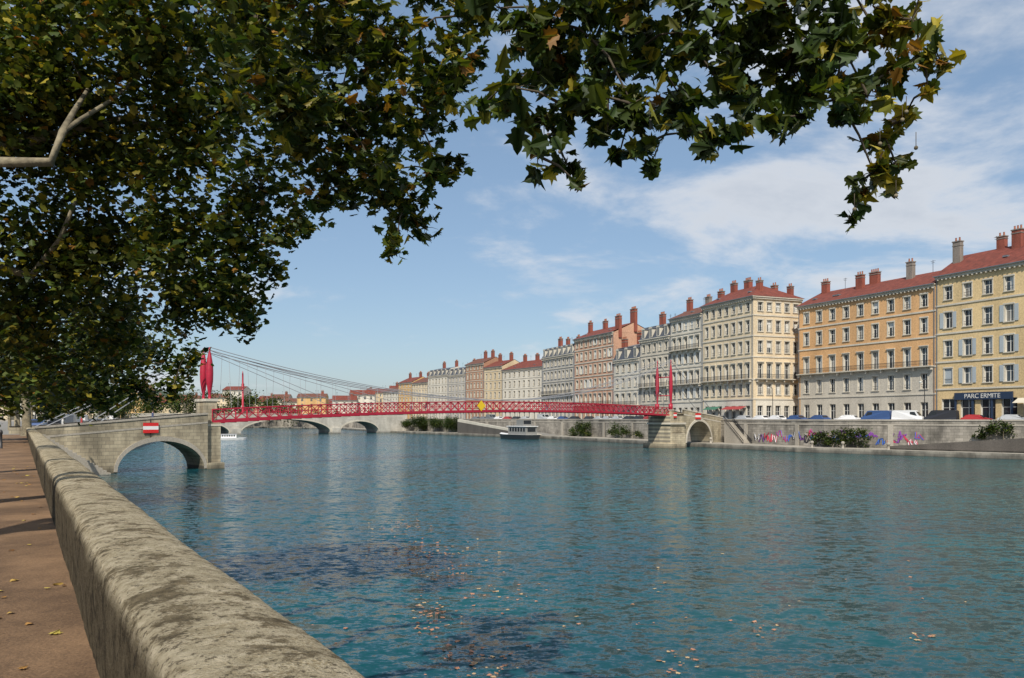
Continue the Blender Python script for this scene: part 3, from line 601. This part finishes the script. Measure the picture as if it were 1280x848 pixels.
def boat(cx,cy,ang,L,Wd,hullm,cabm,cab=True):
    e=empty('moored_barge' if L>8 else 'motorboat'); F=Frame((cx,cy),(math.cos(ang),math.sin(ang))); h=MB()
    K=[(-.5,.8,.0),(-.45,.95,0),(-.2,1,0),(.2,1,0),(.38,.75,.12),(.46,.4,.25),(.5,.05,.4)]
    top=[[(a*L,s*Wd/2*w_,L*.075+L*.06*r_) for a,w_,r_ in K] for s in (-1,1)]; bot=[[(a*L*.96,s*Wd/2*w_*.8,-.3) for a,w_,r_ in K] for s in (-1,1)]
    for s in (0,1):
        for i in range(len(K)-1): h.poly([F(*top[s][i]),F(*top[s][i+1]),F(*bot[s][i+1]),F(*bot[s][i])],hullm)
    for i in range(len(K)-1): h.poly([F(*top[0][i]),F(*top[0][i+1]),F(*top[1][i+1]),F(*top[1][i])],SW)
    h.poly([F(*top[0][0]),F(*top[1][0]),F(*bot[1][0]),F(*bot[0][0])],hullm); h.obj('hull',e)
    c=MB(); z=L*.075
    c.box(F,-.42*L,.12*L,-Wd*.36,Wd*.36,z,z+L*.13,cabm); c.box(F,-.44*L,.15*L,-Wd*.41,Wd*.41,z+L*.13,z+L*.14,SW)
    for i in range(6):
        a=-.39*L+i*.082*L
        for s in (-1,1): c.box(F,a,a+.05*L,s*Wd*.36-.02 if s<0 else Wd*.36,(s*Wd*.36) if s<0 else Wd*.36+.02,z+L*.05,z+L*.11,GL[0])
    c.box(F,-.425*L,-.42*L,-Wd*.25,Wd*.25,z+L*.05,z+L*.11,GL[0])
    if L>8: c.box(F,-.3*L,-.1*L,-Wd*.28,Wd*.28,z+L*.14,z+L*.24,cabm); c.box(F,-.302*L,-.3*L,-Wd*.24,Wd*.24,z+L*.17,z+L*.23,GL[0]); c.tube([F(0,0,z+L*.14),F(0,0,z+L*.4)],[.05,.03],IRON,6)
    c.obj('cabin',e)
boat(1.5,224,math.radians(122),17,5,mat('hull_dark',(.03,.035,.04),.5,.1),mat('cabin_grey',(.2,.2,.19),.5,.1))
boat(-75,215,math.radians(20),7.2,2.6,SW,SW)
def person(x,y,z,ang,top_c,leg_c,stride=.25):
    me=bpy.data.meshes.new('body')
    V=[(0,0,.93),(0,0,1.15),(0,0,1.38),(0,0,1.5),(0,.02,1.6),(0,.02,1.7),
       (.1,0,.9),(.11,stride*.6,.5),(.11,stride*.5,.08),(.11,stride*.5+.16,.04),
       (-.1,0,.9),(-.11,-stride*.2,.5),(-.11,-stride,.1),(-.11,-stride+.15,.05),
       (.19,0,1.4),(.25,-.06,1.13),(.25,.05,.88),(-.19,0,1.4),(-.25,.04,1.13),(-.24,.16,.9)]
    E=[(0,1),(1,2),(2,3),(3,4),(4,5),(0,6),(6,7),(7,8),(8,9),(0,10),(10,11),(11,12),(12,13),(2,14),(14,15),(15,16),(2,17),(17,18),(18,19)]
    R=[.14,.13,.15,.055,.09,.09,.1,.065,.045,.035,.1,.065,.045,.035,.06,.045,.035,.06,.045,.035]
    me.from_pydata(V,E,[]); o=bpy.data.objects.new('pedestrian',me); scene.collection.objects.link(o)
    sk=o.modifiers.new('s','SKIN'); 
    for i,rr_ in enumerate(R): me.skin_vertices[0].data[i].radius=(rr_,rr_*.85)
    me.skin_vertices[0].data[0].use_root=True
    o.modifiers.new('ss','SUBSURF').levels=1
    dg=bpy.context.evaluated_depsgraph_get(); m2=bpy.data.meshes.new_from_object(o.evaluated_get(dg)); o.modifiers.clear(); o.data=m2; m2.materials.clear()
    for mm in (top_c,leg_c,mat('skin',(.5,.3,.22),.6,.05),mat('hair',(.05,.03,.02),.7,.1)): m2.materials.append(mm)
    for p in m2.polygons:
        c=p.center; p.use_smooth=True
        p.material_index=1 if c.z<.95 and abs(c.x)<.2 else (3 if c.z>1.68 or (c.z>1.55 and c.y<0) else (2 if c.z>1.47 or (abs(c.x)>.2 and c.z<.98) else 0))
    o.location=(x,y,z); o.rotation_euler=(0,0,ang); 
TC=[mat('cloth_'+str(i),c,.9,.1) for i,c in enumerate(((.5,.5,.48),(.05,.07,.15),(.35,.05,.05),(.03,.03,.03),(.1,.12,.18)))]
bang=math.atan2(bu[1],bu[0])-math.pi/2
for s_,b_,i,f in ((-15,.6,0,0),(-13.5,-.5,2,1),(-6,.3,1,0),(30,.4,0,1),(32,-.5,3,1),(58,.3,2,0)):
    z=zdeck(s_)+.01 if s_>0 else (6.35+(s_/18)*1.5-.9+.01); p=FB(s_,b_,z); person(p[0],p[1],z,bang+math.pi*f,TC[i],TC[4])
p=Q(62,-1.5,4.2); person(p[0],p[1],4.21,.5,TC[1],TC[3]); p=Q(60,-2.1,4.2); person(p[0],p[1],4.21,.4,TC[0],TC[4])
for i in range(5):
    p=Q(50+i*2.2,-.9-.25*i,0); mb=MB(); mb.tube([(p[0],p[1],4.2),(p[0],p[1],4.95),(p[0],p[1],5.0),(p[0],p[1],5.12),(p[0],p[1],5.2)],[.09,.07,.1,.09,.02],IRON,10); mb.obj('bollard',None,True)
hv=[];hf=[]; nx,ny=90,14
for j in range(ny):
    for i in range(nx):
        x=-1500+3000*i/(nx-1); y=680+900*j/(ny-1); t=j/(ny-1)
        hv.append((x,y,4+ (math.sin(min(1,t*2.2)*math.pi/2))*(24+24*mnoise.fractal(Vector((x*.0022,y*.002,1)),1,2,4))+max(0,(-x-450))*.05*t))
for j in range(ny-1):
    for i in range(nx-1): a=j*nx+i; hf.append((a,a+1,a+1+nx,a+nx))
me=bpy.data.meshes.new('hills'); me.from_pydata(hv,[],hf); me.materials.append(GREEN); o=bpy.data.objects.new('hills',me); scene.collection.objects.link(o)
# ------------------------------------------------------------------ foliage
def leafmat(name,trans=.35,rough=.5):
    m,nt,b=newmat(name); Lk=nt.links.new
    at=N(nt,'ShaderNodeAttribute'); at.attribute_name='Col'
    Lk(at.outputs['Color'],b.inputs['Base Color']); b.inputs['Roughness'].default_value=rough; b.inputs['Specular IOR Level'].default_value=.25
    tr=N(nt,'ShaderNodeBsdfTranslucent'); vm=N(nt,'ShaderNodeVectorMath',operation='MULTIPLY'); vm.inputs[1].default_value=(1.9,1.8,.6); Lk(at.outputs['Color'],vm.inputs[0]); Lk(vm.outputs[0],tr.inputs['Color'])
    ms_=N(nt,'ShaderNodeMixShader'); ms_.inputs[0].default_value=trans; Lk(b.outputs[0],ms_.inputs[1]); Lk(tr.outputs[0],ms_.inputs[2]); Lk(ms_.outputs[0],nt.nodes['Material Output'].inputs[0]); return m
LM=leafmat('plane_leaf',.25)
HALF=[(0,-.42),(.16,-.48),(.30,-.36),(.27,-.22),(.52,-.16),(.36,-.02),(.56,.22),(.30,.16),(.22,.22),(.16,.40),(.0,.62)]
def leaf_shape(detail):
    if detail==2: 
        hl=HALF; v=[(x,y,-.25*x) for x,y in hl]+[(-x,y,-.25*x) for x,y in hl[1:-1]]
        n=len(hl); f=[tuple(range(n)),tuple([0]+list(range(n,2*n-2))+[n-1])]
    elif detail==1:
        v=[(0,-.45,0),(.4,-.25,-.1),(.28,0,-.06),(.5,.2,-.12),(.0,.6,0),(-.5,.2,-.12),(-.28,0,-.06),(-.4,-.25,-.1)]; f=[(0,1,2,3,4),(0,4,5,6,7)]
    else:
        v=[(0,-.5,0),(.45,-.1,-.1),(.2,.5,0),(-.3,.4,.08),(-.48,-.1,-.05)]; f=[(0,1,2,3,4)]
    return np.array(v,float),f
def leaves(name,C,S,COL,detail,parent,up=.5,flat=False,m=None):
    base,fs=leaf_shape(detail); n=len(C); k=len(base)
    nr=rng.normal(size=(n,3)); nr/=np.linalg.norm(nr,axis=1)[:,None]; nr[:,2]=np.abs(nr[:,2])+up
    if flat: nr=rng.normal(size=(n,3))*.06; nr[:,2]=1
    nr/=np.linalg.norm(nr,axis=1)[:,None]
    t=rng.normal(size=(n,3)); 
    if not flat: t[:,2]-=.7
    t-= (t*nr).sum(1)[:,None]*nr; t/=np.linalg.norm(t,axis=1)[:,None]; bb=np.cross(nr,t)
    fold=rng.uniform(.2,2.2,n)[:,None,None]; wid=rng.uniform(.75,1.1,n)[:,None,None]
    V=C[:,None,:]+S[:,None,None]*(base[None,:,0,None]*bb[:,None,:]*wid+base[None,:,1,None]*t[:,None,:]+base[None,:,2,None]*nr[:,None,:]*fold)
    V=V.reshape(-1,3)
    fl=np.concatenate([np.array(f) for f in fs]); ln=[len(f) for f in fs]
    LI=(fl[None,:]+(np.arange(n)*k)[:,None]).ravel(); offs=np.cumsum([0]+ln[:-1]); tot=sum(ln)
    ST=(offs[None,:]+(np.arange(n)*tot)[:,None]).ravel()
    me=bpy.data.meshes.new(name); me.vertices.add(len(V)); me.vertices.foreach_set('co',V.ravel().astype(np.float32))
    me.loops.add(len(LI)); me.loops.foreach_set('vertex_index',LI.astype(np.int32)); me.polygons.add(len(ST)); me.polygons.foreach_set('loop_start',ST.astype(np.int32))
    me.update(calc_edges=True); me.validate()
    ca_=me.color_attributes.new('Col','FLOAT_COLOR','POINT'); cc=np.ones((len(V),4)); cc[:,:3]=np.repeat(COL,k,axis=0); ca_.data.foreach_set('color',cc.ravel().astype(np.float32))
    me.materials.append(m or LM); o=bpy.data.objects.new(name,me); scene.collection.objects.link(o)
    if parent: o.parent=parent
    return o
PALG=np.array([(.022,.040,.008),(.036,.056,.010),(.058,.076,.012),(.11,.115,.018),(.22,.18,.022),(.20,.10,.02)])
def colours(n,w):
    w=np.array(w,float); w/=w.sum(); c=PALG[rng.choice(len(PALG),n,p=w)]*rng.uniform(.7,1.3,(n,1)); return c
BARK=mat('plane_bark',(.17,.145,.095),.9,.5,1.5,7,.02,streak=False)
TWIG=mat('twig_bark',(.07,.055,.035),.9,.3,3,9)
def sight(h,v,dist): return ((h-640)/1000*dist,dist,ZC+(523-v)/1000*dist)
def tree(name,base,crown,limbs,clumps,size,detail,cover,w=(2,3,3,2,1,.3),trunk_r=.42,twigs=True,sub=7,depthf=1.0,up=.5,wtip=None):
    par=empty(name); wd=MB()
    if base:
        b0=Vector(base); c0=Vector(crown); pts=[b0,b0+Vector((0,0,.35))]+[b0.lerp(c0,t)+Vector((mnoise.noise(b0+Vector((t*3,0,0)))*.25,mnoise.noise(b0+Vector((0,t*3,5)))*.25,0)) for t in (.2,.4,.6,.8,1)]
        wd.tube(pts,[trunk_r*1.5,trunk_r*1.15,trunk_r,trunk_r*.92,trunk_r*.85,trunk_r*.8,trunk_r*.6],BARK,12)
    for pts,r0,r1 in limbs: wd.tube(pts,[r0+(r1-r0)*i/(len(pts)-1) for i in range(len(pts))],BARK,9)
    anchors=[Vector(p) for pts,_,_ in limbs for p in pts]+([Vector(crown)] if base else [])
    nodes=list(anchors); 
    cl=sorted([(Vector(c),R) for c,R in clumps],key=lambda q:min((q[0]-a).length for a in anchors))
    CC=[];SS=[];CO=[]
    for c,R in cl:
        if twigs:
            pa=min(nodes,key=lambda a:(a-c).length+max(0,c.z-a.z)*.3); L_=(pa-c).length
            mid=pa.lerp(c,.5)+Vector((0,0,L_*.12))+Vector([random.uniform(-.06,.06)*L_ for _ in range(3)])
            rr_=max(.012,min(.09,L_*.012)); wd.tube([pa,mid,c],[rr_,rr_*.75,rr_*.5],TWIG,6); nodes.append(c); nodes.append(mid)
        subs=[]
        for k in range(sub):
            v=Vector(rng.normal(size=3)); v.normalize(); sc=c+v*R*random.uniform(.25,.85); subs.append(sc)
            if twigs and R<6: wd.tube([c,c.lerp(sc,.5)+Vector((0,0,R*.08)),sc],[rr_*.4,rr_*.3,rr_*.15],TWIG,4)
        nl=int(cover*math.pi*R*R/(size*size*.32))+3
        ids=rng.integers(0,sub,nl); sa=np.array([tuple(s) for s in subs])[ids]
        sg=np.array([.26*R*random.uniform(.7,1.3) for _ in range(sub)])[ids]
        P=sa+rng.normal(size=(nl,3))*sg[:,None]*np.array([1,depthf,.85])
        ww_=w
        if wtip and c.x>wtip: ww_=(1.2,1.5,2,3,4.2,1.4)  # sunlit yellow of the branch end put into the leaf colours
        CC.append(P); SS.append(size*rng.uniform(.6,1.2,nl)); shade=rng.uniform(.6,1.45,sub)[ids][:,None]; CO.append(colours(nl,ww_)*shade)
    leaves('foliage',np.concatenate(CC),np.concatenate(SS),np.concatenate(CO),detail,par,up)
    if wd.v: wd.obj('trunk_and_branches',par,True)
    return par
def cl(lst,dist,jit=1.0,rs=1.0):
    out=[]
    for h,v,r_ in lst:
        D=dist(h,v)+random.uniform(-jit,jit); out.append((sight(h,v,D),r_/1000*D*rs))
    return out
near=[(625,10,28),(660,40,42),(605,130,22),(645,110,36),(690,90,45),(680,150,35),(672,195,24),(708,205,24),(720,228,12),(740,50,55),(730,120,44),(760,165,30),(700,30,50),(800,60,55),(790,130,42),(808,180,27),(815,208,13),(760,90,45),(775,190,16),
 (850,40,55),(850,120,44),(862,165,27),(905,50,52),(905,115,42),(922,165,25),(890,175,22),(960,30,52),(955,105,44),(962,155,26),(1010,40,52),(1005,110,38),(1000,145,20),(985,75,45),(1050,60,45),(1045,112,36),(1060,145,22),(1090,30,46),(1110,90,36),(1150,75,30),(1175,75,16),
 (1140,25,30),(1085,120,30),(1105,170,28),(1120,205,20),(1092,215,26),(1075,245,19),(1062,275,12),(1115,235,14),(1128,150,16),(1160,112,12),(640,-30,45),(720,-30,60),(800,-30,60),(880,-30,60),(960,-30,60),(1040,-30,55),(1110,-30,45)]
midA=[(575,20,40),(560,70,44),(545,110,42),(570,100,25),(500,60,75),(440,60,85),(420,140,75),(480,150,62),(530,165,40),(566,215,26),(542,218,30),(470,215,52),(505,262,44),(495,305,22),(532,285,20),(430,230,48),(398,255,26),(370,180,65),(350,90,85),(560,-30,55),(480,-40,75),(390,-40,75)]
trunkA=Q(8.5,-5.2,4.2); crA=(trunkA[0]+.6,trunkA[1]+.5,10.6)
limbsA=[([crA,(-3.2,7.2,12.2),(-1,7.,11.6),(1.2,6.8,10.7),(3.6,6.5,9.9)],.2,.05),([crA,(-6,9.5,12.6),(-3.8,10.5,12.8),(-2.2,11,12.3)],.2,.06),([crA,(-9,3,14),(-8,1,15)],.2,.08)]
A1=[c for c in cl(near,lambda h,v:6.2+.0006*(h-640),.5)]
tree('plane_tree',trunkA,crA,limbsA,A1,.158,2,1.6,w=(6,4.5,3,1.3,.9,.3),sub=7,up=.2,wtip=2.75)
A2=cl(midA,lambda h,v:10.5,.9)
trunkB=Q(14.,-4.8,4.2); crB=(trunkB[0]+.8,trunkB[1]+.5,11)
limbsB=[([crB,(-7.5,12,14),(-5,11.5,13),(-2.5,11,12)],.2,.07)]
tree('plane_tree',trunkB,crB,limbsB,A2,.175,2,1.7,w=(4,4,3,2,1.1,.3),sub=9)
midB=[(60,60,110),(180,60,110),(280,90,90),(320,30,80),(60,180,100),(150,190,90),(250,190,80),(325,235,56),(358,288,30),(378,285,16),(300,300,58),(338,332,28),(220,310,85),(120,300,90),(40,300,90),(295,372,44),(312,402,22),(240,375,52),(160,390,72),(60,400,86),(0,120,90),(-40,300,90),(-60,60,120),(100,-60,120),(260,-60,110)]
trunkC=Q(24,-5.0,4.2); crC=(trunkC[0]+.8,trunkC[1]+.5,11)
lim=[sight(-60,215,16.5),sight(-10,203,16.),sight(64,203,15.7),sight(78,165,16.2),sight(92,140,16.8),sight(110,112,17.4)]
limbsC=[([crC]+lim,.14,.04),([lim[3],sight(100,150,16.8),sight(140,125,17.4),sight(180,90,18.2)],.06,.03),([sight(-20,330,20),sight(40,345,20),sight(75,300,19.5),sight(95,250,19)],.12,.04),([crC,sight(150,150,19),sight(250,170,19)],.15,.05),([crC,sight(60,60,20),sight(180,0,20)],.15,.05)]
tree('plane_tree',trunkC,crC,limbsC,cl(midB,lambda h,v:19.5+(v-200)*.012,2.4),.2,1,2.2,w=(2.5,3,3,2.3,1.1,.3),sub=12)
midC=[(200,435,38),(228,465,22),(215,487,20),(140,455,50),(70,455,64),(10,455,64),(170,485,28),(120,495,30),(60,495,30),(10,495,30),(238,440,18),(-40,430,80),(100,410,60),(190,497,16),(-20,510,30),(150,430,50),(20,420,60)]
tr4=sight(34,546,72); tr4=(tr4[0],72,4.2)
tree('plane_tree',tr4,(tr4[0]-.3,72,9.5),[([(tr4[0]-.3,72,9.5),sight(60,440,70),sight(100,420,66)],.25,.1),([(tr4[0]-.3,72,9.5),sight(10,430,72)],.25,.1)],cl(midC,lambda h,v:52,6),.36,0,2.0,w=(3,4,3,1.5,.8,.2),sub=10,trunk_r=.38)
def mass(name,spots,size,cover,w,detail=0):
    tree(name,None,None,[([(s[0][0],s[0][1],s[2]),(s[0][0],s[0][1],s[0][2])],.22,.12) for s in spots],[(s[0],s[1]) for s in spots],size,detail,cover,w=w,twigs=False,sub=8)
sp_=[]
for i in range(14):
    t=14+i*13; X=-57-.368*t-random.uniform(0,4); Y=92+.93*t
    for k in range(3): sp_.append(((X+random.uniform(-2.5,2.5),Y+random.uniform(-2,2),10+random.uniform(-1.5,2.5)),3.4,4.2))
mass('distant_trees',sp_,.5,1.6,(3,4,3,1.2,.2,.03))
sp_=[((-150-random.uniform(0,80)+i*3,400+random.uniform(0,60),8+random.uniform(0,5)),6,4) for i in range(14)]+[((-140-i*9.,455+random.uniform(0,30),13+random.uniform(0,4)),7,4) for i in range(8)]+[((-60-i*12.,470+random.uniform(0,20),8+random.uniform(0,2)),3.5,4) for i in range(8)]
mass('distant_trees',sp_,1.0,1.2,(4,4,3,1,.1,0))
def shrub(spots,name='quay_shrub'):
    tree(name,None,None,[([(c[0],c[1],z),c],.05,.03) for c,R,z in spots],[(c,R) for c,R,z in spots],.3,0,1.8,w=(6,4,1.6,.3,.02,0),twigs=False,sub=7)
def low(i,t,off,R,z=2.,zg=.8):
    p=lerp(EW[i],EW[i+1],t); q=lerp(WW[i],WW[i+1],t); c=lerp(p,q,off); return ((c[0],c[1],z),R,zg)
shrub([low(1,.78,.75,1.9,2.4),low(1,.85,.75,2.1,2.7),low(1,.93,.75,1.9,2.5),low(2,.03,.75,1.6,2.2)])
shrub([low(1,.12,.9,1.4,4.0),low(1,.17,.9,1.5,3.8),low(1,.22,.9,1.1,3.3)])
shrub([low(3,.84,.7,2.4,2.7),low(3,.90,.7,2.6,3.0),low(3,.96,.7,2.0,2.4)])
shrub([low(3,.54,.75,1.8,2.3),low(3,.62,.75,2.2,2.7),low(3,.46,.75,1.4,2)])
for k in range(4): shrub([low(5,.1+.22*k+random.uniform(0,.05)*j,.6,2.6+random.uniform(-.5,.8),3+random.uniform(0,1.5)) for j in range(3)],'quay_tree')
shrub([((a,b_,1.0),.9,0.) for a,b_ in ((-47.5,88.5),(-46.6,87.6))])
sbm=MB()
for h,v in ((1128,150),(1133,140),(1120,245),(1100,180),(1068,262),(1145,185),(812,150),(700,190)):
    c=Vector(sight(h,v,6.1)); sbm.tube([c+Vector((0,0,.016*math.cos(a)*-1)) for a in np.linspace(0,math.pi,7)],[max(.001,.016*math.sin(a)) for a in np.linspace(0,math.pi,7)],BARK,8); sbm.beam(c,c+Vector((0,0,.12)),.004,TWIG)
sbm.obj('plane_seed_balls',None,True)
n_=130; s_=rng.uniform(2,32,n_); o_=np.where(rng.random(n_)<.35,rng.uniform(-.2,.35,n_),rng.uniform(-4.5,.3,n_))
Cc=np.array([Q(a,b_,4.222) for a,b_ in zip(s_,o_)]); DRY=np.array([(.32,.17,.05),(.4,.26,.07),(.2,.1,.04),(.45,.36,.08)])
leaves('fallen_leaves',Cc,rng.uniform(.04,.11,n_),DRY[rng.integers(0,4,n_)],2,None,flat=True,m=leafmat('dry_leaf',.1,.8))
P=[]
for h,v,sh,sv,c in ((530,690,36,8,150),(500,655,22,5,45),(545,715,20,5,35),(535,770,20,15,60),(600,832,30,14,55),(850,830,18,12,18),(700,780,120,35,25),(950,785,22,6,8),(1160,797,16,3,12),(900,760,200,50,18),(620,740,45,20,25)):
    for _ in range(c):
        hh=rng.normal(h,sh); vv=rng.normal(v,sv)
        if vv>600: D=ZC/((vv-523)/1000); P.append(((hh-640)/1000*D,D,.03))
P=np.array(P); PK=np.array([(.46,.24,.15),(.42,.2,.12),(.45,.32,.18),(.32,.18,.1)])
leaves('floating_leaves',P,rng.uniform(.06,.17,len(P)),PK[rng.integers(0,4,len(P))],1,None,flat=True,m=leafmat('floating_leaf',.05,.7))
# ------------------------------------------------------------------ light
sv=Vector((-.17,-.985,0)).normalized(); el=math.radians(45); sun_dir=Vector((sv.x*math.cos(el),sv.y*math.cos(el),math.sin(el)))
ld=bpy.data.lights.new('sun','SUN'); ld.energy=5.0; ld.angle=math.radians(.5); ld.color=(1,.925,.81)
lo=bpy.data.objects.new('sun',ld); lo.rotation_euler=(-sun_dir).to_track_quat('-Z','Y').to_euler(); scene.collection.objects.link(lo)
w=bpy.data.worlds.new('World'); scene.world=w; w.use_nodes=True; nt=w.node_tree; Lk=nt.links.new; bg=nt.nodes['Background']
sky=N(nt,'ShaderNodeTexSky'); sky.sky_type='NISHITA'; sky.sun_disc=False; sky.sun_elevation=el; sky.sun_rotation=math.atan2(sv.x,sv.y); sky.air_density=1.0; sky.dust_density=1.0; sky.ozone_density=1.5
tc=N(nt,'ShaderNodeTexCoord'); sp=N(nt,'ShaderNodeSeparateXYZ'); Lk(tc.outputs['Generated'],sp.inputs[0])
def mt(op,a,b_=0.):
    m=N(nt,'ShaderNodeMath',operation=op)
    for i,x in enumerate((a,b_)):
        if isinstance(x,(int,float)): m.inputs[i].default_value=x
        else: Lk(x,m.inputs[i])
    return m.outputs[0]
zz=mt('ADD',mt('MAXIMUM',sp.outputs[2],0.),.24); cx=mt('DIVIDE',sp.outputs[0],zz); cy=mt('DIVIDE',sp.outputs[1],zz)
cb=N(nt,'ShaderNodeCombineXYZ'); Lk(cx,cb.inputs[0]); Lk(mt('MULTIPLY',cy,1.2),cb.inputs[1]); cb.inputs[2].default_value=7.3
cn=N(nt,'ShaderNodeTexNoise'); cn.inputs['Scale'].default_value=1.9; cn.inputs['Detail'].default_value=7; cn.inputs['Roughness'].default_value=.6; cn.inputs['Distortion'].default_value=.2; Lk(cb.outputs[0],cn.inputs[0])
bias=mt('MULTIPLY',mt('MAXIMUM',mt('ADD',mt('MULTIPLY',sp.outputs[0],.9),mt('MULTIPLY',sp.outputs[2],.55)),0.),.27)
f=N(nt,'ShaderNodeMapRange'); f.interpolation_type='SMOOTHSTEP'; f.inputs['From Min'].default_value=.52; f.inputs['From Max'].default_value=.74; f.inputs['To Max'].default_value=.9; Lk(mt('ADD',cn.outputs['Fac'],bias),f.inputs[0])
hz=N(nt,'ShaderNodeMix',data_type='RGBA'); hz.inputs[0].default_value=.30; Lk(sky.outputs[0],hz.inputs[6]); hz.inputs[7].default_value=(4.0,6.1,8.8,1)
cg=N(nt,'ShaderNodeMix',data_type='RGBA'); cg.inputs[6].default_value=(7.2,7.5,8.0,1); cg.inputs[7].default_value=(5.2,5.7,6.5,1)
f2=N(nt,'ShaderNodeMapRange'); f2.inputs['From Min'].default_value=.66; f2.inputs['From Max'].default_value=.9; Lk(mt('ADD',cn.outputs['Fac'],bias),f2.inputs[0]); Lk(f2.outputs[0],cg.inputs[0])
mxn=N(nt,'ShaderNodeMix',data_type='RGBA'); Lk(f.outputs[0],mxn.inputs[0]); Lk(hz.outputs[2],mxn.inputs[6]); Lk(cg.outputs[2],mxn.inputs[7])
Lk(mxn.outputs[2],bg.inputs['Color']); bg.inputs['Strength'].default_value=.1
# ------------------------------------------------------------------ camera
cd=bpy.data.cameras.new('camera'); cd.lens=28.125; cd.sensor_width=36; cd.shift_y=99/1280; cd.clip_end=9000; cd.clip_start=.05
co=bpy.data.objects.new('camera',cd); co.location=(0,0,ZC); co.rotation_euler=(math.pi/2,0,0); scene.collection.objects.link(co); scene.camera=co
